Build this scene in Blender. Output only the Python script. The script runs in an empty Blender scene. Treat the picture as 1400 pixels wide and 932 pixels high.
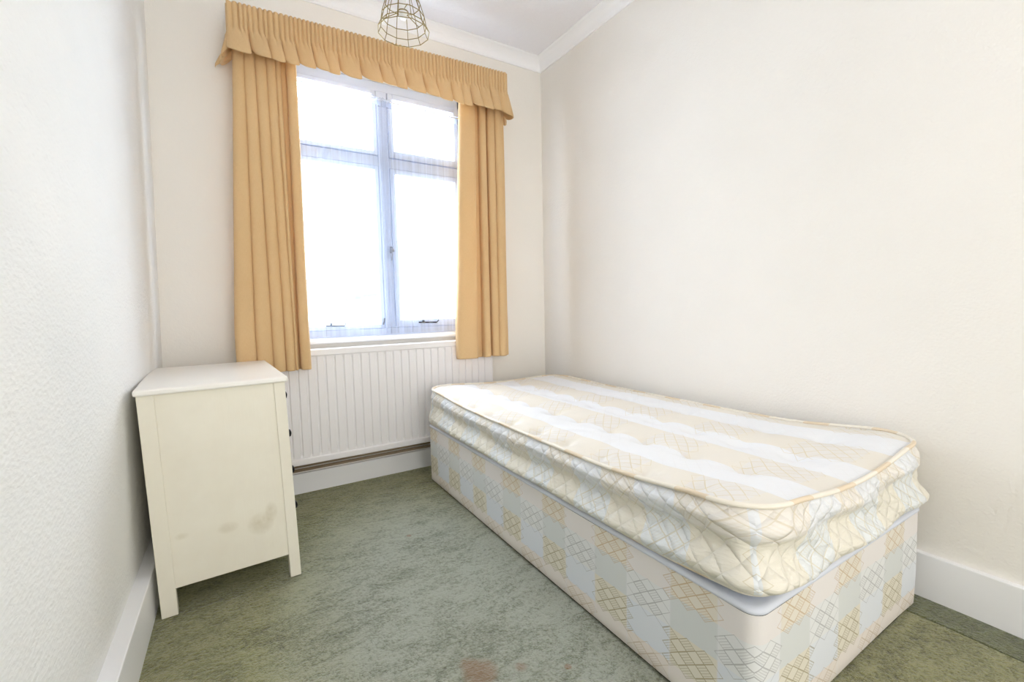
import bpy, bmesh, math, random
from mathutils import Vector, Matrix, noise
R = math.radians
SC = bpy.context.scene
COL = SC.collection

# ------------------------------------------------------------------ camera
YAW, PITCH, ROLL, FPX = 0.55, 0.0773, -0.0218, 612.92
cy, sy, cp, sp = math.cos(YAW), math.sin(YAW), math.cos(PITCH), math.sin(PITCH)
fw = Vector((sy*cp, cy*cp, -sp)); rt = Vector((cy, -sy, 0)); up = rt.cross(fw)
r2 = math.cos(ROLL)*rt + math.sin(ROLL)*up
u2 = -math.sin(ROLL)*rt + math.cos(ROLL)*up
cam = bpy.data.cameras.new('camera'); cam.sensor_width = 36; cam.lens = 36*FPX/1400
cam.clip_start = 0.02; cam.clip_end = 200
camo = bpy.data.objects.new('camera', cam); COL.objects.link(camo)
m = Matrix.Identity(4)
for i in range(3):
    m[i][0] = r2[i]; m[i][1] = u2[i]; m[i][2] = -fw[i]
m[0][3], m[1][3], m[2][3] = 0, 0, 1.0
camo.matrix_world = m
SC.camera = camo

# ------------------------------------------------------------------ world, lights, exposure
SC.view_settings.view_transform = 'Standard'
SC.view_settings.look = 'None'
SC.view_settings.gamma = 1.0
SC.view_settings.use_curve_mapping = False
SC.view_settings.exposure = 0.82
SC.cycles.use_denoising = True
SC.cycles.max_bounces = 12
SC.cycles.diffuse_bounces = 8
SC.cycles.transparent_max_bounces = 16
SC.cycles.sample_clamp_indirect = 10

world = bpy.data.worlds.new('overcast_sky'); SC.world = world; world.use_nodes = True
wb = world.node_tree.nodes['Background']
wb.inputs[0].default_value = (0.93, 0.965, 1.0, 1)
wb.inputs[1].default_value = 9.0

D, XR, XL, ZCOVE, ZCEIL = 2.6805, 1.9274, -0.3056, 2.6275, 2.70
YB = -1.75                                                        # rear wall, behind the camera
WX0, WX1, WZ0, WZ1 = 0.24, 1.335, 0.835, 2.33                      # window opening

def area(name, loc, rot, sx, sy_, energy, col=(1, 1, 1)):
    l = bpy.data.lights.new(name, 'AREA'); l.shape = 'RECTANGLE'; l.size = sx; l.size_y = sy_
    l.energy = energy; l.color = col
    o = bpy.data.objects.new(name, l); COL.objects.link(o); o.location = loc; o.rotation_euler = rot
    return o
portal = area('window_portal', ((WX0+WX1)/2, D+0.27, (WZ0+WZ1)/2), (R(-90), 0, 0), WX1-WX0, WZ1-WZ0, 1)
portal.data.cycles.is_portal = True
area('fill_light_behind_camera', (0.85, YB+0.03, 1.25), (R(90), 0, 0), 1.2, 1.9, 24.0, (1.0, 0.97, 0.93))  # fill lamp added out of view to brighten the room

# ------------------------------------------------------------------ node helpers
def srgb(r, g, b):
    return tuple(((c/255)/12.92 if c/255 <= .04045 else ((c/255+.055)/1.055)**2.4) for c in (r, g, b))

class X:                                                           # a socket that can be used in arithmetic
    nt = None
    def __init__(s, v): s.v = v
    @staticmethod
    def w(v): return v if isinstance(v, X) else X(v)
    def op(s, o, name, c=None):
        n = X.nt.nodes.new('ShaderNodeMath'); n.operation = name
        for i, q in enumerate((s, o, c)):
            if q is None: continue
            q = X.w(q)
            if isinstance(q.v, (int, float)): n.inputs[i].default_value = q.v
            else: X.nt.links.new(q.v, n.inputs[i])
        return X(n.outputs[0])
    def __add__(s, o): return s.op(o, 'ADD')
    def __sub__(s, o): return s.op(o, 'SUBTRACT')
    def __rsub__(s, o): return X(o).op(s, 'SUBTRACT')
    def __mul__(s, o): return s.op(o, 'MULTIPLY')
    def __truediv__(s, o): return s.op(o, 'DIVIDE')
    def gt(s, o): return s.op(o, 'GREATER_THAN')
    def lt(s, o): return s.op(o, 'LESS_THAN')
    def mx(s, o): return s.op(o, 'MAXIMUM')
    def mn(s, o): return s.op(o, 'MINIMUM')
    def frac(s): return s.op(None, 'FRACT')
    def floor(s): return s.op(None, 'FLOOR')
    def abs(s): return s.op(None, 'ABSOLUTE')
    def inv(s): return X(1.0).op(s, 'SUBTRACT')
def band(v, a, b): return v.gt(a)*v.lt(b)

class Mat:
    def __init__(s, name, col=(.8, .8, .8), rough=.5, metal=0, spec=.5, **kw):
        s.m = bpy.data.materials.new(name); s.m.use_nodes = True
        s.nt = s.m.node_tree; s.b = s.nt.nodes['Principled BSDF']
        s.b.inputs['Base Color'].default_value = (*col, 1)
        s.b.inputs['Roughness'].default_value = rough
        s.b.inputs['Metallic'].default_value = metal
        s.b.inputs['Specular IOR Level'].default_value = spec
        for k, v in kw.items(): s.b.inputs[k.replace('_', ' ')].default_value = v
        X.nt = s.nt
    def use(s): X.nt = s.nt; return s
    def coord(s, kind='Object', uv=None):
        if uv:
            n = s.nt.nodes.new('ShaderNodeUVMap'); n.uv_map = uv; return n.outputs[0]
        return s.nt.nodes.new('ShaderNodeTexCoord').outputs[kind]
    def sep(s, vec):
        n = s.nt.nodes.new('ShaderNodeSeparateXYZ'); s.nt.links.new(vec, n.inputs[0])
        return [X(o) for o in n.outputs]
    def comb(s, x, y, z):
        n = s.nt.nodes.new('ShaderNodeCombineXYZ')
        for i, q in enumerate((x, y, z)):
            q = X.w(q)
            if isinstance(q.v, (int, float)): n.inputs[i].default_value = q.v
            else: s.nt.links.new(q.v, n.inputs[i])
        return n.outputs[0]
    def scale(s, vec, sc):
        n = s.nt.nodes.new('ShaderNodeMapping'); s.nt.links.new(vec, n.inputs[0])
        n.inputs['Scale'].default_value = sc; return n.outputs[0]
    def noise(s, vec, scale, detail=4, rough=.55, dist=0):
        n = s.nt.nodes.new('ShaderNodeTexNoise'); s.nt.links.new(vec, n.inputs['Vector'])
        n.inputs['Scale'].default_value = scale; n.inputs['Detail'].default_value = detail
        n.inputs['Roughness'].default_value = rough; n.inputs['Distortion'].default_value = dist
        return X(n.outputs[0])
    def voronoi(s, vec, scale, feature='F1'):
        n = s.nt.nodes.new('ShaderNodeTexVoronoi'); s.nt.links.new(vec, n.inputs['Vector'])
        n.inputs['Scale'].default_value = scale; n.feature = feature
        return X(n.outputs['Distance'])
    def ramp(s, f, stops):
        n = s.nt.nodes.new('ShaderNodeValToRGB'); s.nt.links.new(f.v, n.inputs[0])
        e = n.color_ramp.elements
        while len(e) < len(stops): e.new(.5)
        for i, (p, c) in enumerate(stops): e[i].position = p; e[i].color = (*c, 1)
        return n.outputs[0]
    def mix(s, f, a, b):
        n = s.nt.nodes.new('ShaderNodeMix'); n.data_type = 'RGBA'
        def put(q, sk):
            if isinstance(q, X): q = q.v
            if isinstance(q, (int, float)): sk.default_value = q
            elif isinstance(q, tuple): sk.default_value = (*q, 1)
            else: s.nt.links.new(q, sk)
        put(f, n.inputs[0]); put(a, n.inputs[6]); put(b, n.inputs[7])
        return n.outputs[2]
    def color(s, sock): s.nt.links.new(sock.v if isinstance(sock, X) else sock, s.b.inputs['Base Color'])
    def bump(s, h, strength=.3, dist=.01):
        n = s.nt.nodes.new('ShaderNodeBump'); n.inputs['Strength'].default_value = strength
        n.inputs['Distance'].default_value = dist
        s.nt.links.new(h.v, n.inputs['Height']); s.nt.links.new(n.outputs[0], s.b.inputs['Normal'])

# ------------------------------------------------------------------ materials
def wallpaper(name, col, col2, sc=1.0, st=.5, stretch=(1, 1, 1)):
    M = Mat(name, col, .75, spec=.25)
    c = M.scale(M.coord(), stretch)
    n1 = M.noise(c, 55*sc, 5, .6, .6); n2 = M.noise(c, 14*sc, 4, .6, 1.2); n3 = M.voronoi(c, 120*sc)
    M.bump(n1*.6+n2*.5+n3*.25, st, .006)
    f = M.noise(c, 1.7, 3, .5)
    M.color(M.ramp(f, [(.35, col2), (.65, col)]))
    return M.m
M_WALL_R = wallpaper('cream_embossed_wallpaper', srgb(236, 233, 228), srgb(233, 230, 225), 1.0, .42)
M_WALL_B = wallpaper('cream_wallpaper', srgb(238, 235, 229), srgb(235, 232, 226), 1.0, .3)
M_WALL_L = wallpaper('white_woodchip_paper', srgb(236, 236, 234), srgb(229, 230, 229), .75, .6, (1, .8, 1.3))
M = Mat('stippled_ceiling_paint', srgb(238, 237, 242), .85, spec=.2)
M.bump(M.noise(M.coord(), 90, 4, .7)*1.0 + M.voronoi(M.coord(), 60)*.6, .5, .006); M_CEIL = M.m
M_WHITE = Mat('white_gloss_paint', srgb(240, 241, 244), .35).m
M_COVE = Mat('white_cove_paint', srgb(244, 245, 248), .6, spec=.3).m
M_RAD = Mat('radiator_enamel', srgb(236, 234, 236), .38).m
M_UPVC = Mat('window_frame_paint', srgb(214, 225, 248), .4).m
M_DARK = Mat('blackened_metal', srgb(38, 36, 40), .35, .8).m
M_METAL = Mat('chrome_metal', srgb(150, 150, 155), .3, 1).m
M_BRASS = Mat('tarnished_brass_wire', srgb(138, 122, 80), .35, .85).m
M_PIPE = Mat('old_painted_pipe', srgb(150, 132, 108), .5).m
M_SUB = Mat('dark_subfloor', srgb(38, 40, 24), .9).m
M_PLASTIC = Mat('white_plastic', srgb(235, 235, 235), .4).m

M = Mat('chest_cream_paint', srgb(234, 229, 214), .38, spec=.45)
c = M.coord(); o = M.sep(c)
st = M.noise(M.scale(c, (1, 1, 1)), 9, 3, .6)
sx_, sz_ = o[0], o[2]
def blob(cx, cz, rx, rz):
    a = (sx_-cx)/rx; b = (sz_-cz)/rz
    return (1.0-(a*a+b*b)).mx(0)
nb = M.noise(c, 45, 3, .6)
stain = (blob(.30, .235, .045, .045)+blob(.335, .27, .022, .04)+blob(.20, .25, .035, .022)*.7+blob(.07, .26, .022, .013)*.6)*nb*.6
stain = stain.mn(1.0)
M.color(M.mix(stain, M.ramp(st, [(.3, srgb(231, 226, 211)), (.7, srgb(235, 231, 217))]), srgb(172, 158, 118)))
M.bump(M.noise(M.scale(c, (1, 1, .1)), 120, 2), .06, .003); M_CHEST = M.m
M = Mat('chest_top_paint', srgb(240, 238, 233), .28, spec=.5); M_CTOP = M.m

# carpet
def carpet(name, dark, mid, pale):
    M = Mat(name, mid, .95, spec=.1, Sheen_Weight=.55, Sheen_Roughness=.45)
    M.b.inputs['Sheen Tint'].default_value = (.97, .98, 1, 1)
    c = M.coord(); o = M.sep(c)
    cs = M.scale(c, (1, 1.0, 1))
    rot = M.nt.nodes.new('ShaderNodeMapping'); M.nt.links.new(c, rot.inputs[0])
    rot.inputs['Rotation'].default_value = (0, 0, R(14)); rot.inputs['Scale'].default_value = (.75, 1.5, 1)
    rs = rot.outputs[0]
    big = M.noise(rs, 3.2, 4, .6, .6); med = M.noise(rs, 15, 4, .65, .5); fine = M.noise(cs, 190, 3, .7); tuft = M.noise(cs, 75, 3, .6)
    f = big*.20 + med*.28 + fine*.34 + tuft*.26
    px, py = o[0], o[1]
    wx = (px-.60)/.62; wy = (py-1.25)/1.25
    centre_mask = (1.0-(wx*wx+wy*wy)).mx(0)  # carpet turns paler and greyer towards the middle
    greener = M.ramp(f+.01, [(.41, dark), (.50, mid), (.60, pale)])
    greyer = M.ramp(f+.02, [(.41, srgb(84, 90, 66)), (.50, srgb(136, 142, 116)), (.59, srgb(182, 188, 170))])
    colr = M.mix((centre_mask*1.3).mn(1.0), greener, greyer)
    def spot(x, y, r, w=1.0):
        a = (px-x)/r; b = (py-y)/r
        return (1.0-(a*a+b*b)).mx(0)*w
    s = (spot(.515, 1.045, .055, 1.6)+spot(.50, 1.09, .03)+spot(.62, 1.0, .02))*M.noise(c, 40, 3)*1.4
    s = s + spot(.595, 1.88, .012, 1.5) + spot(.73, .93, .012, 1.2)
    M.color(M.mix(s.mn(.75), colr, srgb(150, 112, 70)))
    M.bump(fine*.8+tuft*1.0+med*.8, 1.0, .018)
    return M.m
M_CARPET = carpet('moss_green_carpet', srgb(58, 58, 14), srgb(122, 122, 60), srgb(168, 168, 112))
M_CARPET2 = carpet('moss_green_carpet_offcut', srgb(60, 66, 28), srgb(96, 102, 50), srgb(126, 132, 80))

# curtain cloth
def cloth(name, c1, c2):
    M = Mat(name, c1, .75, spec=.25, Sheen_Weight=.15)
    c = M.coord('UV'); o = M.coord()
    w = M.noise(M.scale(c, (900, 60, 1)), 1, 2, .6); w2 = M.noise(M.scale(c, (60, 700, 1)), 1, 2, .6); n = M.noise(o, 3, 3)
    M.color(M.ramp(w*.5+w2*.2+n*.3, [(.35, c2), (.65, c1)]))
    M.bump(w+w2, .08, .002)
    tr = M.nt.nodes.new('ShaderNodeBsdfTranslucent'); tr.inputs[0].default_value = (*c1, 1)
    mx = M.nt.nodes.new('ShaderNodeMixShader'); mx.inputs[0].default_value = .16
    M.nt.links.new(M.b.outputs[0], mx.inputs[1]); M.nt.links.new(tr.outputs[0], mx.inputs[2])
    M.nt.links.new(mx.outputs[0], M.nt.nodes['Material Output'].inputs[0])
    return M.m
M_CURT = cloth('apricot_curtain_cloth', srgb(230, 199, 152), srgb(220, 186, 138))

# sheer net
M = Mat('sheer_white_net', (1, 1, 1), .8)
nt = M.nt
tp = nt.nodes.new('ShaderNodeBsdfTransparent'); tl = nt.nodes.new('ShaderNodeBsdfTranslucent')
df = nt.nodes.new('ShaderNodeBsdfDiffuse'); tl.inputs[0].default_value = (.36, .45, .60, 1); df.inputs[0].default_value = (.84, .87, .97, 1)
m1 = nt.nodes.new('ShaderNodeMixShader'); m1.inputs[0].default_value = .4
nt.links.new(tl.outputs[0], m1.inputs[1]); nt.links.new(df.outputs[0], m1.inputs[2])
m2 = nt.nodes.new('ShaderNodeMixShader')
c = M.coord('UV'); n = M.noise(M.scale(c, (75, 1.5, 1)), 1, 2, .5)
o = M.sep(c)
den = n*.45 + .02 + o[1].gt(2.155)*.25 + o[1].gt(2.185)*.25
nt.links.new(den.v, m2.inputs[0])
nt.links.new(tp.outputs[0], m2.inputs[1]); nt.links.new(m1.outputs[0], m2.inputs[2])
nt.links.new(m2.outputs[0], nt.nodes['Material Output'].inputs[0]); M_NET = M.m

# window glass
M = Mat('clear_glass', (1, 1, 1), 0)
nt = M.nt; tp = nt.nodes.new('ShaderNodeBsdfTransparent'); gl = nt.nodes.new('ShaderNodeBsdfGlossy'); gl.inputs['Roughness'].default_value = .02
tp.inputs[0].default_value = (.97, .99, 1, 1)
m2 = nt.nodes.new('ShaderNodeMixShader'); m2.inputs[0].default_value = .05
nt.links.new(tp.outputs[0], m2.inputs[1]); nt.links.new(gl.outputs[0], m2.inputs[2]); nt.links.new(m2.outputs[0], nt.nodes['Material Output'].inputs[0])
M_GLASS = M.m

# woven damask: plain and diamond-lattice cells
def lattice(M, u, v, du, dv, off=0.0):
    p = u/du + v/dv + off; q = u/du - v/dv + off*.37
    fp, fq = p.frac(), q.frac()
    line = ((fp-.5).abs().gt(.455)).mx((fq-.5).abs().gt(.455))
    P, Q = p.floor()+.5, q.floor()+.5
    uc = (P+Q-(off*1.37))*(du/2); vc = (P-Q-(off*.63))*(dv/2)
    hatch = (((fp*5).frac()).gt(.55))*(((P+Q)*.5).frac().gt(.25))*.45
    return line, hatch, uc, vc

def fabric_base():
    M = Mat('divan_check_damask', (.8, .8, .8), .6, spec=.3, Sheen_Weight=.1)
    uv = M.sep(M.coord(uv='UVMap')); u, v = uv[0], uv[1]
    def cellA(uu): return band((uu/.2845).frac(), .318, .795)
    line, hatch, uc, vc = lattice(M, u, v, .050, .036)
    A = cellA(u); LA = cellA(uc)
    r1, r2_, r3 = v.gt(.250), band(v, .160, .250), band(v, .065, .160)
    c = M.mix(A, srgb(225, 217, 210), srgb(225, 218, 212))                                     # row 4
    c = M.mix(r3, c, M.mix(A, srgb(216, 221, 228), srgb(219, 214, 199)))
    c = M.mix(r2_, c, M.mix(A, srgb(221, 223, 224), srgb(208, 212, 212)))
    c = M.mix(r1, c, M.mix(A, srgb(225, 221, 220), srgb(222, 216, 204)))
    l1, l2, l3 = vc.gt(.250), band(vc, .160, .250), band(vc, .065, .160); l4 = vc.lt(.065)
    lat_on = (LA*(l1.mx(l3))).mx(LA.inv()*(l2.mx(l4)))
    lc = M.mix(LA, M.mix(l2, srgb(190, 172, 146), srgb(158, 160, 162)), M.mix(l3, srgb(188, 160, 118), srgb(142, 130, 84)))
    c = M.mix((line.mx(hatch))*lat_on*.78, c, lc)
    col_edge = ((u/.2845).frac()-.318).abs().lt(.012).mx(((u/.2845).frac()-.795).abs().lt(.012))
    c = M.mix(col_edge*.25, c, srgb(222, 222, 228))
    c = M.mix(v.gt(.318), c, srgb(206, 210, 220))
    w = M.noise(M.scale(M.coord(uv='UVMap'), (300, 1400, 1)), 1, 2)
    c = M.mix(w*.12, c, srgb(190, 186, 180))
    M.color(c)
    ww = M.noise(M.scale(M.coord(), (5, 5, 2)), 1.5, 3)
    M.bump(w*.15+ww*1.5 + line*lat_on*-.3, .35, .004)
    return M.m
def fabric_mside():
    M = Mat('mattress_quilted_damask', (.8, .8, .8), .5, spec=.4, Sheen_Weight=.1)
    uv = M.sep(M.coord(uv='UVMap')); u, v = uv[0], uv[1]
    def cellB(uu): return (uu/.2845).frac().lt(.5)
    line, hatch, uc, vc = lattice(M, u, v, .056, .040)
    B = cellB(u-.012); LB = cellB(uc-.012)
    hi = v.gt(.452)
    c = M.mix(hi, M.mix(B, srgb(217, 221, 223), srgb(221, 217, 205)), M.mix(B, srgb(219, 222, 227), srgb(223, 219, 213)))
    lhi = vc.gt(.452)
    on = (LB*lhi)*.6 + LB.inv()*lhi.inv() + LB.inv()*lhi*.25
    lc = M.mix(LB, srgb(196, 186, 156), srgb(180, 162, 108))
    c = M.mix((line*.6).mx(hatch*.35)*on, c, lc)
    M.color(c)
    o = M.coord(uv='UVMap')
    w = M.noise(M.scale(o, (22, 90, 1)), 1, 4, .6, .8)
    w2 = M.noise(M.scale(o, (10, 30, 1)), 1, 3, .6, 1.5)
    qp = ((u/.062+v/.054).frac()-.5).abs(); qq = ((u/.062-v/.054).frac()-.5).abs()
    quilt = (qp.mx(qq)*2.0)
    quilt = quilt*quilt*quilt*quilt
    M.bump(w*.45+w2*.55 - quilt*.7, .62, .009)
    return M.m
def fabric_mtop():
    M = Mat('mattress_top_damask', (.9, .9, .9), .55, spec=.35, Sheen_Weight=.1)
    uv = M.sep(M.coord(uv='UVMap')); u, v = uv[0], uv[1]                                       # u across, v along
    line, hatch, uc, vc = lattice(M, u, v, .045, .045)
    def stripe(uu): return ((uu-.914)/.2845).frac().lt(.5)
    def along(vv, uu): return ((vv-.045)/.350).frac().lt(.5)
    S = stripe(u); LS = stripe(uc); A = along(v, u); LA = along(vc, uc)
    c = M.mix(S, srgb(230, 232, 236), M.mix(A, srgb(224, 221, 217), srgb(226, 221, 211)))
    lc = srgb(212, 200, 168)
    c = M.mix((line*.8).mx(hatch*.35)*LS*LA.inv(), c, lc)
    c = M.mix((line*.25)*LS.inv()*LA, c, srgb(222, 222, 222))
    M.color(c)
    w = M.noise(M.scale(M.coord(), (9, 14, 1)), 1, 4, .6, 1.0)
    M.bump(w*1.0, .35, .008)
    return M.m
M_BASE, M_MSIDE, M_MTOP = fabric_base(), fabric_mside(), fabric_mtop()
M = Mat('cream_piping', srgb(240, 230, 208), .5)
o = M.sep(M.coord())
s = ((o[0]+o[1])/.22).frac()
M.color(M.mix(s.lt(.4), srgb(230, 224, 212), srgb(220, 204, 180))); M_PIPING = M.m
M_RIM = Mat('pale_blue_border_cloth', srgb(205, 210, 222), .6).m

# ------------------------------------------------------------------ mesh helpers
def new_obj(name, bm, mat, parent=None, smooth=False):
    me = bpy.data.meshes.new(name); bm.normal_update(); bm.to_mesh(me); bm.free()
    for mm in (mat if isinstance(mat, (list, tuple)) else [mat]): me.materials.append(mm)
    if smooth:
        for p in me.polygons: p.use_smooth = True
    o = bpy.data.objects.new(name, me); COL.objects.link(o)
    if parent: o.parent = parent
    return o
def empty(name, loc=(0, 0, 0), rz=0):
    o = bpy.data.objects.new(name, None); COL.objects.link(o); o.location = loc; o.rotation_euler = (0, 0, rz); o.empty_display_size = .1
    return o
def tag(o, label=None, cat=None, group=None, kind=None):
    if label: o['label'] = label
    if cat: o['category'] = cat
    if group: o['group'] = group
    if kind: o['kind'] = kind
    return o
def box(bm, x0, x1, y0, y1, z0, z1, bev=0, seg=2):
    vs = [bm.verts.new((x, y, z)) for x in (x0, x1) for y in (y0, y1) for z in (z0, z1)]
    fs = [(0, 1, 3, 2), (4, 6, 7, 5), (0, 4, 5, 1), (2, 3, 7, 6), (0, 2, 6, 4), (1, 5, 7, 3)]
    ff = [bm.faces.new([vs[i] for i in f]) for f in fs]
    if bev:
        es = list({e for f in ff for e in f.edges})
        bmesh.ops.bevel(bm, geom=es, offset=bev, segments=seg, affect='EDGES', profile=.5)
def B(name, dims, mat, parent=None, bev=0.0, seg=2):
    bm = bmesh.new(); box(bm, *dims, bev=bev, seg=seg); return new_obj(name, bm, mat, parent)
def tube(bm, pts, r, n=8, closed=False, cap=True):
    pts = [Vector(p) for p in pts]; N = len(pts); rings = []
    prev = None
    for i, p in enumerate(pts):
        if closed: t = (pts[(i+1) % N]-pts[i-1]).normalized()
        else: t = (pts[min(i+1, N-1)]-pts[max(i-1, 0)]).normalized()
        a = Vector((0, 0, 1)) if abs(t.z) < .9 else Vector((1, 0, 0))
        if prev is not None:
            a = prev
        b = t.cross(a).normalized(); a = b.cross(t).normalized(); prev = a
        rr = r[i] if isinstance(r, (list, tuple)) else r
        rings.append([bm.verts.new(p + rr*(math.cos(2*math.pi*k/n)*a + math.sin(2*math.pi*k/n)*b)) for k in range(n)])
    for i in range(N if closed else N-1):
        A_, B_ = rings[i], rings[(i+1) % N]
        for k in range(n): bm.faces.new((A_[k], A_[(k+1) % n], B_[(k+1) % n], B_[k]))
    if not closed and cap:
        bm.faces.new(rings[0][::-1]); bm.faces.new(rings[-1])
def lathe(bm, prof, c=(0, 0, 0), axis='z', n=24):
    rings = []
    for (r, h) in prof:
        ring = []
        for k in range(n):
            a = 2*math.pi*k/n
            if axis == 'z': p = (c[0]+r*math.cos(a), c[1]+r*math.sin(a), c[2]+h)
            elif axis == 'x': p = (c[0]+h, c[1]+r*math.cos(a), c[2]+r*math.sin(a))
            else: p = (c[0]+r*math.cos(a), c[1]+h, c[2]+r*math.sin(a))
            ring.append(bm.verts.new(p))
        rings.append(ring)
    for A_, B_ in zip(rings, rings[1:]):
        for k in range(n): bm.faces.new((A_[k], A_[(k+1) % n], B_[(k+1) % n], B_[k]))
    bm.faces.new(rings[0][::-1]); bm.faces.new(rings[-1])
    bmesh.ops.recalc_face_normals(bm, faces=bm.faces)
def sheet(rows, uvs, cols_closed=False):
    """rows: list of lists of points -> bmesh with UVs"""
    bm = bmesh.new(); L = bm.loops.layers.uv.new('UVMap')
    V = [[bm.verts.new(p) for p in r] for r in rows]
    for i in range(len(V)-1):
        n = len(V[i])
        for j in range(n if cols_closed else n-1):
            k = (j+1) % n
            f = bm.faces.new((V[i][j], V[i][k], V[i+1][k], V[i+1][j]))
            for lp, (a, b) in zip(f.loops, ((i, j), (i, j+1), (i+1, j+1), (i+1, j))): lp[L].uv = uvs(a, b)
    return bm
def struct(o): o['kind'] = 'structure'; return o

# ------------------------------------------------------------------ room shell
LEAN = 0.0251
def xl(z): return XL + LEAN*(z-1)
# floor and carpet
struct(B('floor', (-.6, XR+.2, YB-.2, D+.2, -.10, -.012), M_SUB))
def slab(name, x0, x1, y0, y1, mat, step=.03):
    bm = bmesh.new(); rnd = random.Random(3)
    nx = max(2, int((x1-x0)/step)); ny = int((y1-y0)/step)
    V = []
    for i in range(nx+1):
        row = []
        for j in range(ny+1):
            x = x0+(x1-x0)*i/nx; y = y0+(y1-y0)*j/ny
            z = noise.noise(Vector((x*6, y*6, 0)))*.0015
            if i in (0, nx): x += noise.noise(Vector((x*3, y*25, 5)))*.0025
            row.append(bm.verts.new((x, y, z-.0028)))
        V.append(row)
    for i in range(nx):
        for j in range(ny): bm.faces.new((V[i][j], V[i+1][j], V[i+1][j+1], V[i][j+1]))
    bd = [e for e in bm.edges if e.is_boundary]
    ex = bmesh.ops.extrude_edge_only(bm, edges=bd)
    for v in [g for g in ex['geom'] if isinstance(g, bmesh.types.BMVert)]: v.co.z = -.011
    return new_obj(name, bm, mat, smooth=False)
tag(slab('carpet', XL-.01, 1.782, YB, D-.0, M_CARPET), 'moss green fitted carpet covering the main floor beside the bed', 'carpet')
tag(slab('carpet_strip', 1.7895, XR-.001, YB, D-.0, M_CARPET2), 'narrow darker green carpet strip joined along the right wall', 'carpet')

# walls
bm = bmesh.new(); NZ = 24
for x_off in (0,):
    zs = [-.01+(ZCEIL+.01)*i/NZ for i in range(NZ+1)]
    a = [bm.verts.new((xl(z), YB-.1, z)) for z in zs]; b = [bm.verts.new((xl(z), D+.02, z)) for z in zs]
    c_ = [bm.verts.new((-.55, YB-.1, z)) for z in zs]; d_ = [bm.verts.new((-.55, D+.02, z)) for z in zs]
    for i in range(NZ):
        bm.faces.new((a[i], b[i], b[i+1], a[i+1])); bm.faces.new((c_[i], c_[i+1], d_[i+1], d_[i]))
        bm.faces.new((a[i], a[i+1], c_[i+1], c_[i])); bm.faces.new((b[i], d_[i], d_[i+1], b[i+1]))
    bm.faces.new((a[0], c_[0], d_[0], b[0])); bm.faces.new((a[-1], b[-1], d_[-1], c_[-1]))
bmesh.ops.recalc_face_normals(bm, faces=bm.faces)
struct(new_obj('wall_left', bm, M_WALL_L))
struct(B('wall_right', (XR, XR+.15, YB-.1, D+.25, -.1, ZCEIL+.1), M_WALL_R))
bm = bmesh.new()
box(bm, -.55, WX0, D, D+.25, -.1, ZCEIL+.1); box(bm, WX1, XR, D, D+.25, -.1, ZCEIL+.1)
box(bm, WX0, WX1, D, D+.25, -.1, WZ0-.0); box(bm, WX0, WX1, D, D+.25, WZ1, ZCEIL+.1)
struct(new_obj('wall_back', bm, M_WALL_B))
bm = bmesh.new()
box(bm, -.55, .22, YB-.12, YB, -.1, ZCEIL+.1); box(bm, 1.48, XR+.15, YB-.12, YB, -.1, ZCEIL+.1); box(bm, .22, 1.48, YB-.12, YB, 2.12, ZCEIL+.1)
struct(new_obj('wall_front', bm, M_WALL_B))
bm = bmesh.new()  # unseen box added behind the doorway to keep sky light out
box(bm, -.55, XR+.15, -3.2, -3.1, -.1, ZCEIL+.1); box(bm, -.55, -.45, -3.1, YB-.12, -.1, ZCEIL+.1); box(bm, XR+.05, XR+.15, -3.1, YB-.12, -.1, ZCEIL+.1)
struct(new_obj('wall_sky_shield', bm, M_WALL_B))
struct(B('ceiling_sky_shield', (-.55, XR+.15, -3.2, YB-.1, ZCEIL, ZCEIL+.1), M_CEIL))
struct(B('floor_sky_shield', (-.6, XR+.2, -3.2, YB-.12, -.10, -.005), M_CARPET))
struct(B('ceiling', (-.55, XR+.15, YB-.1, D+.25, ZCEIL, ZCEIL+.1), M_CEIL))
# coving: concave profile along right and back walls and left wall
def cove(name, p0, p1, nrm, mat):
    """p0,p1 corner line at wall; nrm inward; mitred ends via inset"""
    P = .072; H = ZCEIL-ZCOVE
    prof = [(0, 0), (.008, 0), (.010, .006)]
    for k in range(9):
        a = k/8*math.pi/2
        prof.append((.012+(P-.022)*(1-math.cos(a)), .008+(H-.016)*math.sin(a)))
    prof += [(P-.006, H-.006), (P, H-.004), (P, H), (0, H)]
    d = (Vector(p1)-Vector(p0)).normalized(); n = Vector(nrm)
    bm = bmesh.new(); A_ = []; B_ = []
    for (o_, h) in prof:
        A_.append(bm.verts.new(Vector(p0)+n*o_+d*o_+Vector((0, 0, ZCOVE+h)))); B_.append(bm.verts.new(Vector(p1)+n*o_-d*o_+Vector((0, 0, ZCOVE+h))))
    N = len(prof)
    for i in range(N): bm.faces.new((A_[i], B_[i], B_[(i+1) % N], A_[(i+1) % N]))
    bm.faces.new(A_); bm.faces.new(B_[::-1])
    bmesh.ops.recalc_face_normals(bm, faces=bm.faces)
    return struct(new_obj(name, bm, mat))
XLT = xl(ZCOVE)
cove('trim_1', (XLT, D, 0), (XR, D, 0), (0, -1, 0), M_COVE)
cove('trim_2', (XR, D, 0), (XR, YB, 0), (-1, 0, 0), M_COVE)
cove('trim_3', (XLT, YB, 0), (XLT, D, 0), (1, 0, 0), M_COVE)
# skirting boards
def skirt(name, dims): return struct(B(name, dims, M_WHITE, bev=.003))
SK = .147
skirt('baseboard_right', (XR-.020, XR+.01, YB, D, -.008, SK))
skirt('baseboard_left', (XL-.05, XL+.020, YB, D, -.008, SK))
skirt('baseboard_back', (XL+.02, XR-.020, D-.020, D+.01, -.008, .108))

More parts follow.
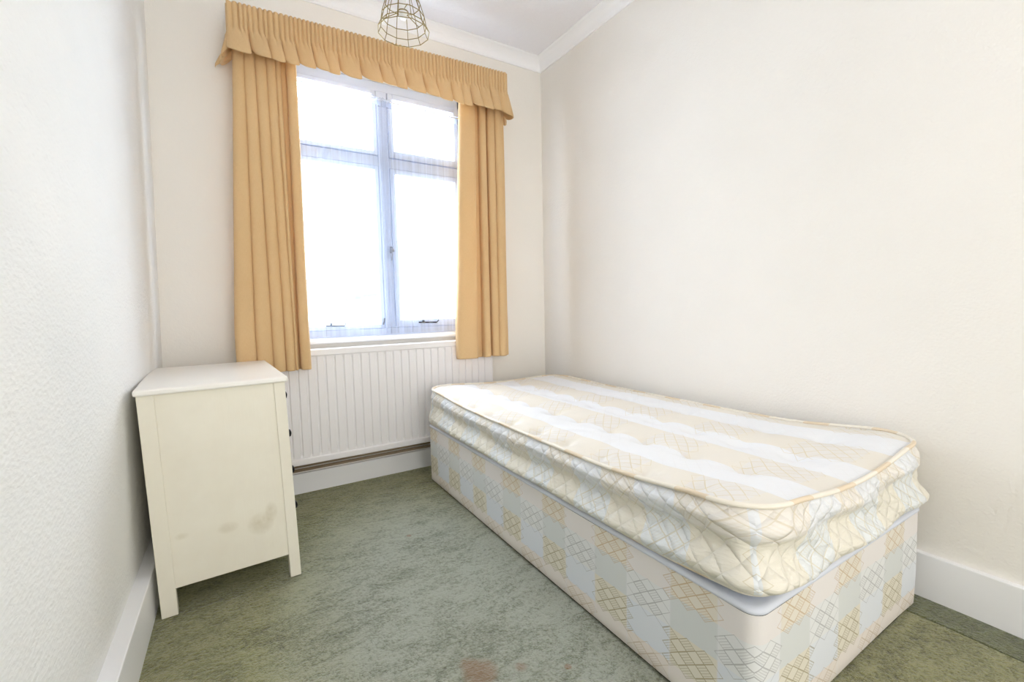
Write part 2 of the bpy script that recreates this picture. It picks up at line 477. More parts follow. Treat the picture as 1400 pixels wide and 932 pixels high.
# ------------------------------------------------------------------ window
def window():
    w = empty('window_1', ((WX0+WX1)/2, D+.08, WZ0)); struct(w)
    ox, oy, oz = w.location
    Y0, Y1 = D+.055, D+.115
    def part(name, rects, y0, y1, mat=M_UPVC, bev=.004):
        bm = bmesh.new()
        for (x0, x1, z0, z1) in rects: box(bm, x0-ox, x1-ox, y0-oy, y1-oy, z0-oz, z1-oz, bev=bev)
        return new_obj(name, bm, mat, w)
    part('outer_frame', [(WX0, WX0+.045, WZ0, WZ1), (WX1-.04, WX1, WZ0, WZ1), (WX0, WX1, WZ0, WZ0+.05), (WX0, WX1, 2.275, WZ1)], Y0, Y1)
    part('mullion', [(.772, .836, WZ0+.05, 2.275)], Y0-.005, Y1)
    part('transom', [(WX0+.045, .772, 1.845, 1.905)], Y0, Y1)
    part('transom', [(.836, WX1-.04, 1.840, 1.90)], Y0, Y1)
    def sash(x0, x1, z0, z1, t, tb=None, y0=D+.045):
        tb = tb or t
        f = part('window_sash', [(x0, x0+t, z0, z1), (x1-t, x1, z0, z1), (x0+t, x1-t, z0, z0+tb), (x0+t, x1-t, z1-t, z1)], y0, Y1-.01, bev=.003)
        bm = bmesh.new(); box(bm, x0+t-.004-ox, x1-t+.004-ox, D+.078-oy, D+.082-oy, z0+tb-.004-oz, z1-t+.004-oz)
        g = new_obj('glass_pane', bm, M_GLASS, f)
        return f
    sash(.288, .769, 1.907, 2.273, .022); sash(.288, .769, .887, 1.842, .022)
    sash(.839, 1.293, 1.903, 2.273, .030, .042); sash(.839, 1.293, .887, 1.837, .030, .045)
    # fastener on the casement, peg stays on the bottom rails
    bm = bmesh.new()
    box(bm, .817-ox, .835-ox, D+.036-oy, D+.046-oy, 1.335-oz, 1.375-oz, bev=.003)
    lathe(bm, [(.004, 0), (.012, -.004), (.014, -.012), (.010, -.020), (.002, -.022)], (.826-ox, D+.036-oy, 1.352-oz), 'y', 16)
    tube(bm, [(.826-ox, D+.022-oy, 1.352-oz), (.825-ox, D+.020-oy, 1.325-oz), (.821-ox, D+.022-oy, 1.29-oz)], .004)
    tag(new_obj('fastener', bm, M_METAL, w, True), 'small metal casement fastener')
    for (xa, xb_) in ((.43, .53), (.98, 1.1)):
        bm = bmesh.new(); z = .912
        tube(bm, [(xa-ox, D+.036-oy, z-oz), (xb_-ox, D+.036-oy, z-oz-.004), (xb_+.012-ox, D+.030-oy, z+.012-oz)], .0045)
        lathe(bm, [(.003, 0), (.008, .002), (.008, .012), (.003, .016)], (xa+.03-ox, D+.036-oy, z-oz), 'z', 12)
        new_obj('casement_stay', bm, M_DARK, w, True)
    bm = bmesh.new(); tube(bm, [(.757-ox, D+.036-oy, .906-oz), (.762-ox, D+.034-oy, .925-oz), (.766-ox, D+.036-oy, .945-oz)], .0045)
    new_obj('sash_catch', bm, M_DARK, w, True)
    s = part('window_sill', [(WX0+.001, WX1-.001, .8351, .842)], D-.0, D+.06, M_WHITE, .001)
    return w
window()
struct(B('trim_4', (WX0-.04, WX1+.035, D-.030, D+.0, .815, .834), M_WHITE, bev=.006, seg=3))

# ------------------------------------------------------------------ bed
XB0, XB1, YB0, YB1 = .9136, 1.8495, .5086, 2.4423
def round_rect(x0, x1, y0, y1, r, n_side=(60, 110), n_c=10):
    """points counter-clockwise starting at middle of left edge going to front corner; returns [(x,y,nx,ny)]"""
    P = []
    def line(ax, ay, bx, by, nx, ny, n):
        for i in range(n): t = i/n; P.append((ax+(bx-ax)*t, ay+(by-ay)*t, nx, ny))
    def arc(cx, cy_, a0, a1):
        for i in range(n_c): a = a0+(a1-a0)*i/n_c; P.append((cx+r*math.cos(a), cy_+r*math.sin(a), math.cos(a), math.sin(a)))
    pi = math.pi
    line(x0, y1-r, x0, y0+r, -1, 0, n_side[1]); arc(x0+r, y0+r, pi, 1.5*pi)
    line(x0+r, y0, x1-r, y0, 0, -1, n_side[0]); arc(x1-r, y0+r, 1.5*pi, 2*pi)
    line(x1, y0+r, x1, y1-r, 1, 0, n_side[1]); arc(x1-r, y1-r, 0, .5*pi)
    line(x1-r, y1, x0+r, y1, 0, 1, n_side[0]); arc(x0+r, y1-r, .5*pi, pi)
    return P
def perim_u(x, y, nx, ny):
    """pattern distance measured from the nearest front corner round the sides"""
    if abs(nx) < .5: return (x-XB0) if ny < 0 else (x-XB0)
    return (y-YB0)
def divan():
    root = empty('divan_base', ((XB0+XB1)/2, (YB0+YB1)/2, 0))
    tag(root, 'single divan bed base in pastel checked damask standing on the carpet', 'bed base')
    ox, oy = root.location[0], root.location[1]
    P = round_rect(XB0, XB1, YB0, YB1, .036, (60, 110), 8)
    # pattern coordinate: continuous length from the near-left corner in both directions
    n = len(P); cum = [0]
    for i in range(1, n+1):
        a, b = P[i-1], P[i % n]; cum.append(cum[-1]+math.hypot(a[0]-b[0], a[1]-b[1]))
    ic = min(range(n), key=lambda i: math.hypot(P[i][0]-XB0, P[i][1]-YB0))
    zs = [.004, .012, .04, .08, .12, .16, .20, .24, .28, .305, .318]
    rows = []
    for k, z in enumerate(zs):
        row = []
        for i, (x, y, nx, ny) in enumerate(P):
            o = -.006 if k == 0 else (.002*noise.noise(Vector((x*4, y*4, z*5)))+.0015*math.sin(cum[i]*9+z*8))
            row.append((x+nx*o-ox, y+ny*o-oy, z))
        rows.append(row)
    uvf = lambda i, j: (abs(cum[j]-cum[ic])+.006, zs[i])
    bm = sheet(rows, uvf, True)
    new_obj('upholstered_side', bm, M_BASE, root, True)
    # border rim with piped edge, and top panel
    rows = []
    for (o, z) in ((.0, .318), (.004, .322), (.003, .328), (-.004, .333), (-.012, .334), (-.034, .334)):
        rows.append([(x+nx*o-ox, y+ny*o-oy, z) for (x, y, nx, ny) in round_rect(XB0, XB1, YB0, YB1, .036, (60, 110), 8)])
    bm = sheet(rows, lambda i, j: (j*.02, zs[-1]), True)
    bm.verts.ensure_lookup_table(); bm.faces.new([bm.verts[len(bm.verts)-len(P)+k] for k in range(len(P))])
    tag(new_obj('top_border', bm, M_RIM, root, True), 'pale blue border cloth')
    bm = bmesh.new(); bmv = [bm.verts.new((x-nx*.004-ox, y-ny*.004-oy, .004)) for (x, y, nx, ny) in P]; bm.faces.new(bmv[::-1])
    new_obj('underside', bm, M_SUB, root)
    for sx in (-1, 1):
        for sy2 in (-1, 1):
            bm = bmesh.new(); lathe(bm, [(.018, 0), (.02, .003), (.02, .0045)], (sx*.4, sy2*.88, -.0005)); new_obj('glide', bm, M_DARK, root)
divan()

TUFTS = []
for r_, xx in enumerate((.975, 1.205, 1.44, 1.675)):
    y0 = .70 if r_ % 2 == 1 else .875-.175*.0
    k = 0
    while True:
        y = (.715 if r_ % 2 == 1 else .70+.09+.09)+k*.178 if r_ % 2 == 1 else .69+.178*k+.0
        if r_ == 2: y = .70+.178*k-.003
        if r_ == 0: y = .70+.178*k
        if y > 2.33: break
        TUFTS.append((xx+.006*math.sin(k*2.1+r_), y)); k += 1
def mattress():
    root = empty('mattress', ((XB0+XB1)/2, (YB0+YB1)/2, .334))
    tag(root, 'cream and white tufted single mattress lying on the divan base', 'mattress')
    ox, oy, oz = root.location
    MX0, MX1, MY0, MY1 = XB0-.004, XB1+.012, YB0-.004, YB1+.012
    P = round_rect(MX0, MX1, MY0, MY1, .062, (90, 190), 26); n = len(P)
    PT = round_rect(MX0+.006, MX1-.006, MY0+.006, MY1-.006, .125, (90, 190), 26)
    cum = [0]
    for i in range(1, n+1):
        a, b = P[i-1], P[i % n]; cum.append(cum[-1]+math.hypot(a[0]-b[0], a[1]-b[1]))
    ic = min(range(n), key=lambda i: math.hypot(P[i][0]-MX0, P[i][1]-MY0))
    def corner(x, y):
        c1 = math.exp(-((x-MX0)**2+(y-MY0)**2)/.07); c2 = math.exp(-((x-MX1)**2+(y-MY0)**2)/.07)
        c3 = math.exp(-((x-MX0)**2+(y-MY1)**2)/.12); return c1, c2, c3
    def ztop(x, y):
        a, b, c = corner(x, y); t = (x-MX0)/(MX1-MX0)
        return .514 + .032*a + .036*b + .026*c + (.003 if y < 1.3 else 0)*0 + .010*math.exp(-((x-MX1)**2+(y-MY1)**2)/.1)
    def zbot(x, y):
        a, b, c = corner(x, y); return .336 + .018*math.exp(-((x-MX0)**2+(y-MY0)**2)/.03) + .004*b
    mid_x = (MX0+MX1)/2; NR = 26; rows = []; hs = []
    for k in range(NR+1):
        t = k/NR; row = []; hr = []
        for i in range(n):
            x, y, nx, ny = P[i]; xt, yt, ntx, nty = PT[i]
            s = cum[i]
            front = max(0, -ny)**2 if y < 1.0 else 0
            # profile: lower roll, crease, upper roll
            wob = .05*math.sin(s*5.1)+.04*math.sin(s*11.3+1)
            lo = .020*math.exp(-((t-.17-wob*.4)/.13)**2)
            cr = -.014*math.exp(-((t-.47-wob-front*.06)/.12)**2)*(1-.5*front)
            hi = .016*math.exp(-((t-.80-wob*.3)/.14)**2)
            diag = front*.007*math.sin((s*3.4+t*2.6)*6.28*.75)
            # quilt puffs
            u = abs(cum[i]-cum[ic]); v = .337+t*.18
            qp = abs((u/.062+v/.054) % 1-.5)*2; qq = abs((u/.062-v/.054) % 1-.5)*2
            puff = .0042*(1-.5*front)*(1-max(qp, qq)**3)*min(1, 4*t*(1-t)*2)
            wr = .0035*noise.noise(Vector((x*9, y*9, t*9)))+.002*noise.noise(Vector((x*22, y*22, t*26)))
            edge = 0 if 0 < k < NR else 1
            o = lo+cr+hi+diag+puff+wr
            o *= 1-.8*math.exp(-((y-MY1)/.16)**2)*(1 if x < mid_x else 0)
            if t > .9: o *= (1-t)/.1
            if t < .08: o = o*(t/.08) - .010*(1-t/.08)
            bx, by = P[i][0]*(1-t**2)+xt*t**2, P[i][1]*(1-t**2)+yt*t**2
            z0, z1 = zbot(x, y), ztop(x, y)
            z = z0+(z1-z0)*t
            row.append((bx+nx*o-ox, by+ny*o-oy, z-oz)); hr.append(.337+.185*t)
        rows.append(row); hs.append(hr)
    bm = bmesh.new(); L = bm.loops.layers.uv.new('UVMap')
    V = [[bm.verts.new(p) for p in r] for r in rows]
    def uu(j): return abs(cum[j]-cum[ic])+.006
    for k in range(NR):
        for j in range(n):
            q = (j+1) % n
            f = bm.faces.new((V[k][j], V[k][q], V[k+1][q], V[k+1][j])); f.smooth = True
            for lp, (a, b) in zip(f.loops, ((k, j), (k, j+1), (k+1, j+1), (k+1, j))): lp[L].uv = (uu(b), hs[a][0])
    # top rings
    NT = 62; mxc, myc = (MX0+MX1)/2, (MY0+MY1)/2
    prev = V[NR]; meta = {}
    def top_z(x, y, s):
        base_edge = ztop(mxc+(x-mxc)/max(s, .05), myc+(y-myc)/max(s, .05)) if s > .05 else .515
        e = (1-s)
        # distance to edge in metres
        de = min(x-MX0, MX1-x, y-MY0, MY1-y)
        base = .514 + (ztop(x, y)-.514)
        crown = .012*(1-math.exp(-(de/.05)))
        z = base + crown
        for (tx, ty) in TUFTS:
            d2 = (x-tx)**2+(y-ty)**2
            if d2 < .03: z -= .019*math.exp(-d2/.0009)+.011*math.exp(-d2/.0060)
        z += .0035*noise.noise(Vector((x*7, y*7, 3)))+.0018*noise.noise(Vector((x*19, y*15, 8)))
        # a few creases
        return z
    def top_uv(x, y):
        ux, uy = x, y
        for (tx, ty) in TUFTS:
            dx, dy = x-tx, y-ty; d2 = dx*dx+dy*dy
            if d2 < .02: w = math.exp(-d2/.0022)*.55; ux += dx*w; uy += dy*w*.3
        return (ux, uy)
    for k in range(1, NT+1):
        s = 1-k/NT
        if k == NT:
            c = bm.verts.new((mxc-ox, myc-oy, top_z(mxc, myc, 0)-oz)); meta[c] = (mxc, myc)
            ring = [c]*n
        else:
            ring = []
            for j in range(n):
                x, y = mxc+(PT[j][0]-mxc)*s, myc+(PT[j][1]-myc)*s
                v = bm.verts.new((x-ox, y-oy, top_z(x, y, s)-oz)); ring.append(v); meta[v] = (x, y)
        for j in range(n):
            q = (j+1) % n
            f = bm.faces.new((prev[j], prev[q], ring[q], ring[j]) if k < NT else (prev[j], prev[q], c)); f.smooth = True; f.material_index = 1
            for lp in f.loops:
                if lp.vert in meta: p_ = meta[lp.vert]
                else: p_ = (lp.vert.co.x+ox, lp.vert.co.y+oy)
                lp[L].uv = top_uv(*p_)
        prev = ring
    # bottom cap
    bm.faces.new([V[0][j] for j in range(n)][::-1])
    new_obj('mattress_body', bm, [M_MSIDE, M_MTOP], root)
    bm = bmesh.new()
    pts = [(PT[i][0]+PT[i][2]*.004-ox, PT[i][1]+PT[i][3]*.004-oy, ztop(P[i][0], P[i][1])-oz+.002) for i in range(0, n, 2)]
    tube(bm, pts, .0065, 8, closed=True)
    new_obj('top_piping', bm, M_PIPING, root, True)
    bm = bmesh.new()
    pts = [(P[i][0]-P[i][2]*.008-ox, P[i][1]-P[i][3]*.008-oy, zbot(P[i][0], P[i][1])-oz+.006) for i in range(0, n, 2)]
    tube(bm, pts, .0060, 8, closed=True)
    new_obj('bottom_piping', bm, M_PIPING, root, True)
mattress()

# ------------------------------------------------------------------ chest of drawers
def chest():
    W_, L_, H_ = .422, .672, .743
    root = empty('chest_of_drawers', (-.266, 1.8014, 0), R(3.2))
    tag(root, 'cream painted chest of drawers standing in the left corner by the wall', 'chest of drawers')
    LC = -.0234
    def rack(o):
        for v in o.data.vertices: v.co.x += LC*v.co.z
        return o
    def P(name, dims, mat=M_CHEST, bev=.002, parent=root): return rack(B(name, dims, mat, parent, bev))
    t = .045
    for (x0, x1, y0, y1) in ((0, t, 0, .04), (W_-t*.82, W_, 0, .04), (0, t, L_-.04, L_), (W_-t*.82, W_, L_-.04, L_)):
        P('leg', (x0, x1, y0, y1, 0, H_))
    P('side_panel', (t-.001, W_-t*.82+.001, .005, .017, .088, H_))
    P('side_panel', (t-.001, W_-t*.82+.001, L_-.017, L_-.005, .088, H_))
    P('back_panel', (.008, .016, .04, L_-.04, .088, H_))
    P('bottom_rail', (W_-.022, W_-.002, .04, L_-.04, .085, .135))
    P('top', (-.006, W_+.010, -.012, L_+.012, H_, H_+.020), M_CTOP, .006)
    rows_ = [(.140, .330), (.335, .525), (.530, .738)]
    for k, (z0, z1) in enumerate(((.140, .283), (.288, .433), (.438, .583), (.588, .738))):
        halves = [(.043, L_/2-.003), (L_/2+.003, L_-.043)] if k == 3 else [(.043, L_-.043)]
        for (a, b) in halves:
            d = P('drawer', (.03, W_-.002, a, b, z0, z1), M_CHEST, .003)
            ks = [(a+b)/2] if len(halves) == 2 else [a+.12, b-.12]
            for yk in ks:
                bm = bmesh.new()
                lathe(bm, [(.006, 0), (.007, .006), (.010, .010), (.0155, .016), (.0165, .022), (.013, .028), (.004, .031)], (W_-.002, yk, (z0+z1)/2), 'x', 18)
                rack(new_obj('knob', bm, M_DARK, d, True))
chest()

# ------------------------------------------------------------------ radiator and pipe
def radiator():
    x0, x1, z0, z1 = .10, 1.427, .178, .793
    yf = D-.10
    root = empty('radiator', ((x0+x1)/2, D, z0)); tag(root, 'long white ribbed panel radiator mounted under the window', 'radiator')
    ox, oy, oz = root.location
    bm = bmesh.new(); pitch = .0462
    # fluted panel profile in x, extruded in z with tapered flute ends
    xs = []; x = x0
    prof = [(0, 0), (.006, 0.0), (.0085, .007), (.0125, .009), (.0165, .007), (.019, 0)]
    nfl = int((x1-x0-.02)/pitch)
    pts = [(x0, 0)]
    for k in range(nfl):
        b = x0+.012+k*pitch
        for (dx, dy) in ((.0, 0), (.004, .0075), (.011, .0075), (.015, 0)): pts.append((b+dx, dy))
    pts.append((x1, 0))
    zl = [(z0+.006, 0), (z0+.038, 0), (z0+.052, 1), (z1-.052, 1), (z1-.036, 0), (z1-.004, 0)]
    V = []
    for (z, f) in zl: V.append([bm.verts.new((px-ox, yf+.004+py*f-oy, z-oz)) for (px, py) in pts])
    for a, b in zip(V, V[1:]):
        for j in range(len(pts)-1): bm.faces.new((a[j], a[j+1], b[j+1], b[j]))
    new_obj('ribbed_panel', bm, M_RAD, root)
    def P(name, *d, bev=.006, seg=3, mat=M_RAD): return B(name, (d[0]-ox, d[1]-ox, d[2]-oy, d[3]-oy, d[4]-oz, d[5]-oz), mat, root, bev, seg)
    P('bottom_rail', x0-.001, x1+.001, yf-.003, yf+.018, z0, z0+.036)
    P('top_rail', x0-.001, x1+.001, yf-.005, yf+.05, z1-.036, z1)
    P('side_cover', x1-.004, x1+.002, yf, yf+.05, z0+.01, z1-.01, bev=.002)
    P('side_cover', x0-.002, x0+.004, yf, yf+.05, z0+.01, z1-.01, bev=.002)
    P('back_panel', x0, x1, yf+.035, yf+.045, z0+.01, z1-.01, bev=.002)
    for xx in (.35, 1.2): P('bracket', xx, xx+.03, yf+.045, D-.001, .25, .72, bev=.001, mat=M_WHITE)
radiator()
bm = bmesh.new()
tube(bm, [(.02, D-.014, .126), (.9, D-.014, .127), (1.42, D-.014, .126), (1.47, D-.030, .122), (1.475, D-.03, .06), (1.475, D-.03, .002)], .0085, 10)
tube(bm, [(.02, D-.012, .147), (.9, D-.012, .147), (1.40, D-.012, .147)], .0065, 10)
tag(new_obj('heating_pipe', bm, M_PIPE, smooth=True), 'thin brown heating pipes running between the radiator and the skirting board', 'pipe')

# ------------------------------------------------------------------ curtains
def fold_path(bounds, amp, n_per=14, seed=1, sharp=.55):
    out = []
    for k in range(len(bounds)-1):
        for i in range(n_per):
            s = i/n_per
            out.append((k, s))
    out.append((len(bounds)-2, 1.0))
    return out
def curtain(name, label, top, bot, ztop, zb, y0, amps, edge_tilt=0.0):
    """top/bot: x of the fold valleys at the top and at the hem"""
    top = [q*KC for q in top]; bot = [q*KC for q in bot]; ztop = 1+(ztop-1)*KC; zb = 1+(zb-1)*KC
    ks = fold_path(top, .03, 18)
    NZ = 46; rows = []
    def pos(k, s, t):                                              # t 0 top .. 1 hem
        e = min(1, t*1.15)
        a = top[k]+(bot[k]-top[k])*e; b = top[k+1]+(bot[k+1]-top[k+1])*e
        am = amps[k]*(1.0+.35*t)
        prof = math.sin(math.pi*s)**.68 if 0 < s < 1 else 0
        x = a+(b-a)*s
        # folds lean: lobe overhangs the valley slightly
        x -= (b-a)*.19*math.sin(2*math.pi*s)
        y = y0+.033 - am*prof
        y += .004*noise.noise(Vector((k*3.1+s*1.3, t*2.2, len(name))))
        x += .004*noise.noise(Vector((k*2.1, t*1.8, 4)))
        return x, y
    L = [0]
    for j in range(1, len(ks)):
        p, q = pos(*ks[j-1], .5), pos(*ks[j], .5); L.append(L[-1]+math.hypot(p[0]-q[0], p[1]-q[1]))
    for i in range(NZ+1):
        t = i/NZ; row = []
        for (k, s) in ks:
            x, y = pos(k, s, t)
            z = ztop+(zb-ztop)*t + (.006*noise.noise(Vector((x*9, 1, 2))) if i == NZ else 0)
            row.append((x, y, z))
        rows.append(row)
    zz = [ztop+(zb-ztop)*i/NZ for i in range(NZ+1)]
    bm = sheet(rows, lambda i, j: (L[j], zz[i]))
    o = new_obj(name, bm, M_CURT, smooth=True)
    md = o.modifiers.new('thickness', 'SOLIDIFY'); md.thickness = .003; md.offset = 0
    o.modifiers.new('smooth', 'SUBSURF').levels = 0; o.modifiers['smooth'].render_levels = 1
    # hem turned up: a slightly thicker band
    tag(o, label, 'curtain')
    return o
YC = D-.150; KC = (D-.15-.01)/2.56
curtain('curtain', 'long apricot curtain hanging left of the window behind the chest of drawers',
        [.066, .108, .150, .196, .236, .262, .290, .333], [-.008, .078, .150, .205, .247, .262, .278, .325], 2.36, .690, YC, [.040, .040, .040, .040, .034, .006, .046])
curtain('curtain', 'apricot curtain hanging right of the window, its hem over the radiator end above the bed',
        [1.250, 1.344, 1.375, 1.417, 1.433, 1.485, 1.532, 1.558], [1.179, 1.318, 1.361, 1.410, 1.427, 1.476, 1.532, 1.560], 2.36, .672, YC, [.044, .006, .040, .004, .036, .042, .012])

def valance():
    x0, x1 = .057, 1.522; yo = D-.185
    root = empty('curtain_valance', ((x0+x1)/2, D, 2.2)); tag(root, 'gathered apricot valance with pencil pleats across the top of the window', 'valance')
    ox, oy, oz = root.location
    # path: wall -> out -> along -> back to wall
    seg = [(Vector((x0, D-.004)), Vector((x0, yo))), (Vector((x0, yo)), Vector((x1, yo))), (Vector((x1, yo)), Vector((x1, D-.004)))]
    nrm = [Vector((-1, 0)), Vector((0, -1)), Vector((1, 0))]
    S = []; step = .0022
    acc = 0
    for (a, b), nn in zip(seg, nrm):
        L = (b-a).length; N = int(L/step)
        for i in range(N): S.append((a+(b-a)*(i/N), nn, acc+L*i/N))
        acc += L
    S.append((seg[2][1], nrm[2], acc))
    # smooth normals round corners
    c1, c2 = .181, .181+1.465
    def nsm(s):
        def lerp(a, b, t): v = a*(1-t)+b*t; return v.normalized()
        w = .02
        if abs(s-c1) < w: return lerp(nrm[0], nrm[1], (s-c1+w)/(2*w))
        if abs(s-c2) < w: return lerp(nrm[1], nrm[2], (s-c2+w)/(2*w))
        return nrm[0] if s < c1 else nrm[1] if s < c2 else nrm[2]
    rnd = random.Random(11)
    # pencil pleats: irregular pitch ; ruffles below: groups
    pl = [0]
    while pl[-1] < acc: pl.append(pl[-1]+rnd.uniform(.0175, .0245))
    ru = [-.03]; pat = [.085, .07, .10, .075, .06, .08, .09, .065]
    while ru[-1] < acc: ru.append(ru[-1]+rnd.choice(pat)*rnd.uniform(.82, 1.1))
    ramp_amp = [rnd.uniform(.75, 1.2) for _ in ru]; skew = [rnd.uniform(-.3, .3) for _ in ru]
    import bisect
    def lobe(arr, s):
        k = max(0, min(len(arr)-2, bisect.bisect_right(arr, s)-1)); return k, (s-arr[k])/(arr[k+1]-arr[k])
    rows = []; NZ = 30; Hh = .112; 
    for i in range(NZ+1):
        t = i/NZ; row = []
        for (p, nn, s) in S:
            tilt = .040*(p.x-x0)/1.49
            ztop_ = 2.408+tilt; hem = 2.190+.010*(p.x-x0)/1.49
            H = ztop_-hem
            z = ztop_ - H*t; d = H*t
            k, f = lobe(pl, s)
            pen = math.sin(math.pi*f)**.6 if 0 < f < 1 else 0
            head = 1 if d < Hh else math.exp(-((d-Hh)/.020))
            kr, fr = lobe(ru, s)
            g = max(0, min(1, (d-Hh+.012)/(H-Hh)))
            fr2 = min(1, max(0, fr))
            ruf = math.sin(math.pi*fr2**1.15)**(.45+.35*g)
            off = .015*pen*head + g**.7*(.066*ruf*ramp_amp[kr] - .006) + .0035*pen*(1-head)*g*0
            ncv = nsm(s)
            tang = Vector((-ncv.y, ncv.x))
            side = g*(.010+.05*skew[kr])*ruf - g*.012*math.sin(2*math.pi*fr2)
            # gather seam pinch
            off -= .007*math.exp(-((d-Hh)/.008)**2)
            top_frill = .003*pen if i == 0 else 0
            q = p + ncv*off + tang*side
            z2 = z + top_frill + .060*g*(1-ruf)**1.2 - .014*g
            row.append((q.x-ox, min(q.y, D-.003)-oy, z2-oz))
        rows.append(row)
    zz = [2.408-.23*i/NZ for i in range(NZ+1)]
    bm = sheet(rows, lambda i, j: (S[j][2]*1.6, zz[i]))
    o = new_obj('valance_cloth', bm, M_CURT, root, True)
    md = o.modifiers.new('thickness', 'SOLIDIFY'); md.thickness = .002; md.offset = 0
    bm = bmesh.new()
    a = [(x0+.012-ox, D-.006-oy, 2.385-oz), (x0+.012-ox, yo+.012-oy, 2.385-oz), (x1-.012-ox, yo+.012-oy, 2.420-oz), (x1-.012-ox, D-.006-oy, 2.420-oz)]
    tube(bm, a, .006, 8)
    new_obj('valance_rail', bm, M_PLASTIC, root)
valance()
bm = bmesh.new(); box(bm, .075, 1.50, YC+.040, YC+.056, 2.322, 2.350, bev=.003); 
for xx in (.12, .8, 1.45): box(bm, xx, xx+.02, YC+.05, D-.001, 2.328, 2.345)
tag(new_obj('curtain_track', bm, M_PLASTIC), 'white curtain track hidden behind the valance above the window', 'curtain track')

# net curtains on a wire in the recess
def net(label, yn, x0, x1, ph, zt0, zt1, gather, bunch):
    NX = 150; NZ = 30; rows = []
    for i in range(NZ+1):
        t = i/NZ; row = []
        for j in range(NX+1):
            s = j/NX; x = x0+(x1-x0)*s
            zt = zt0+(zt1-zt0)*s
            z = zt+(.850-zt)*t
            fold = math.sin(s*gather+ph+.5*math.sin(s*9+ph))
            y = yn+.006*fold*(.5+.5*t)
            xx = x + .004*math.sin(s*gather*2+ph)
            # bunch: cloth drawn toward one edge lower down
            row.append((xx+bunch*t*(s if bunch > 0 else (1-s))*.0, y, z+(.004*math.sin(s*gather*3) if i == 0 else 0)))
        rows.append(row)
    Lg = (x1-x0)
    bm = sheet(rows, lambda i, j: (j/NX*Lg, 2.2-(2.2-.85)*i/NZ))
    o = new_obj('net_curtain', bm, M_NET, smooth=True)
    tag(o, label, 'net curtain')
net('sheer white net curtain over the left half of the window', D+.014, .262, .842, .3, 2.235, 2.225, 70, 0)
net('sheer white net curtain over the right half of the window', D+.031, .775, 1.325, 1.7, 2.226, 2.215, 66, 0)
bm = bmesh.new(); tube(bm, [(WX0+.002, D+.022, 2.222), (.8, D+.022, 2.214), (WX1-.002, D+.022, 2.204)], .0035, 8)
tag(new_obj('net_curtain_wire', bm, M_PLASTIC, smooth=True), 'white wire holding up the net curtains across the window head', 'curtain wire')

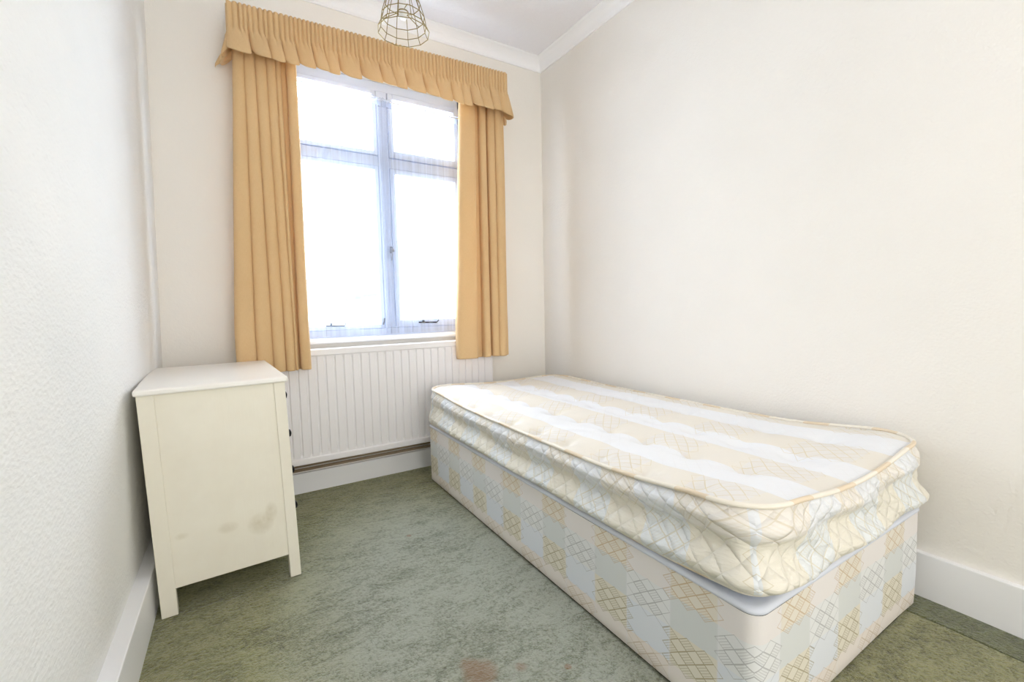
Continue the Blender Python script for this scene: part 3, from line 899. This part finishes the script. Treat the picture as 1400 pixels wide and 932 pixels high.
# ------------------------------------------------------------------ pendant lamp shade
def pendant():
    cx, cy_ = .667, 1.9
    root = empty('pendant_lampshade', (cx, cy_, 2.2)); tag(root, 'open brass wire cage lampshade hanging from the ceiling in front of the valance', 'lampshade')
    def ring(bm, r, z, n=12, rad=.0018, rot=0):
        tube(bm, [(r*math.cos(2*math.pi*(k+rot)/n), r*math.sin(2*math.pi*(k+rot)/n), z) for k in range(n)], rad, 6, closed=True)
    prof = [(.046, .135), (.072, .062), (.088, .010), (.094, -.026), (.106, -.050)]
    bm = bmesh.new()
    for (r, z) in prof: ring(bm, r, z, 12 if r > .05 else 12)
    for k in range(12):
        a = 2*math.pi*k/12
        tube(bm, [(r*math.cos(a), r*math.sin(a), z) for (r, z) in prof], .0015, 6)
    new_obj('wire_cage', bm, M_BRASS, root, True)
    bm = bmesh.new()
    ring(bm, .021, .030, 16, .0025)
    for k in range(3):
        a = 2*math.pi*k/3+.4
        tube(bm, [(.021*math.cos(a), .021*math.sin(a), .030), (.086*math.cos(a), .086*math.sin(a), .012)], .0018, 6)
    new_obj('fitting_ring', bm, M_BRASS, root, True)
    bm = bmesh.new(); lathe(bm, [(.008, .10), (.015, .095), (.017, .05), (.020, .045), (.020, .028), (.015, .024), (.014, .005)]); new_obj('lampholder', bm, M_PLASTIC, root, True)
    bm = bmesh.new(); tube(bm, [(0, 0, .10), (0, 0, ZCEIL-2.2-.02)], .003, 8); new_obj('cord', bm, M_PLASTIC, root, True)
    bm = bmesh.new(); lathe(bm, [(.012, -.035), (.03, -.028), (.045, -.012), (.048, 0)], (0, 0, ZCEIL-2.2)); new_obj('ceiling_rose', bm, M_PLASTIC, root, True)
pendant()

# ------------------------------------------------------------------ outside: pale houses across the street
def house(name, label, x0, x1, y0, y1, ze, zr, wallc, roofc, chim=None):
    root = empty(name, ((x0+x1)/2, (y0+y1)/2, -3.5)); tag(root, label, 'house', 'pale houses across the street')
    ox, oy, oz = root.location
    B('house_wall', (x0-ox, x1-ox, y0-oy, y1-oy, 0, ze-oz), wallc, root)
    bm = bmesh.new(); ym = (y0+y1)/2
    vs = [bm.verts.new((x-ox, y-oy, z-oz)) for x in (x0-.2, x1+.2) for (y, z) in ((y0-.3, ze-.1), (ym, zr), (y1+.3, ze-.1))]
    for f in ((0, 1, 4, 3), (1, 2, 5, 4), (0, 3, 5, 2), (0, 2, 1), (3, 4, 5)): bm.faces.new([vs[i] for i in f])
    new_obj('tiled_roof', bm, roofc, root)
    if chim:
        B('chimney', (chim-ox, chim+.7-ox, ym-.3-oy, ym+.3-oy, ze-oz, zr+.8-oz), wallc, root)
    for k in range(int((x1-x0)/2.4)):
        B('house_window', (x0+.8+k*2.4-ox, x0+1.9+k*2.4-ox, y0-.03-oy, y0+.02-oy, ze-1.7-oz, ze-.5-oz), M_OUTW, root)
M_OUTWALL = Mat('pale_render', srgb(250, 250, 250), .8).m
M_OUTW = Mat('house_window_glass', srgb(190, 205, 215), .3).m
M = Mat('pale_slate_roof', srgb(215, 232, 236), .7)
o = M.sep(M.coord()); row = (o[2]/.22).frac().lt(.22)
M.color(M.mix(row, srgb(52, 66, 72), srgb(28, 38, 46))); M_ROOF = M.m
house('house', 'pale house with a slate roof seen through the right window pane', 5.0, 11.0, 17, 23, 1.6, 4.0, M_OUTWALL, M_ROOF, 8.6)
house('house', 'pale low house seen through the left window pane', .8, 3.9, 19, 25, .9, 2.4, M_OUTWALL, M_ROOF, 1.6)
B_ = B('street_ground', (-40, 50, D+1, 60, -3.6, -3.5), Mat('pale_paving', srgb(225, 228, 230), .9).m); struct(B_)
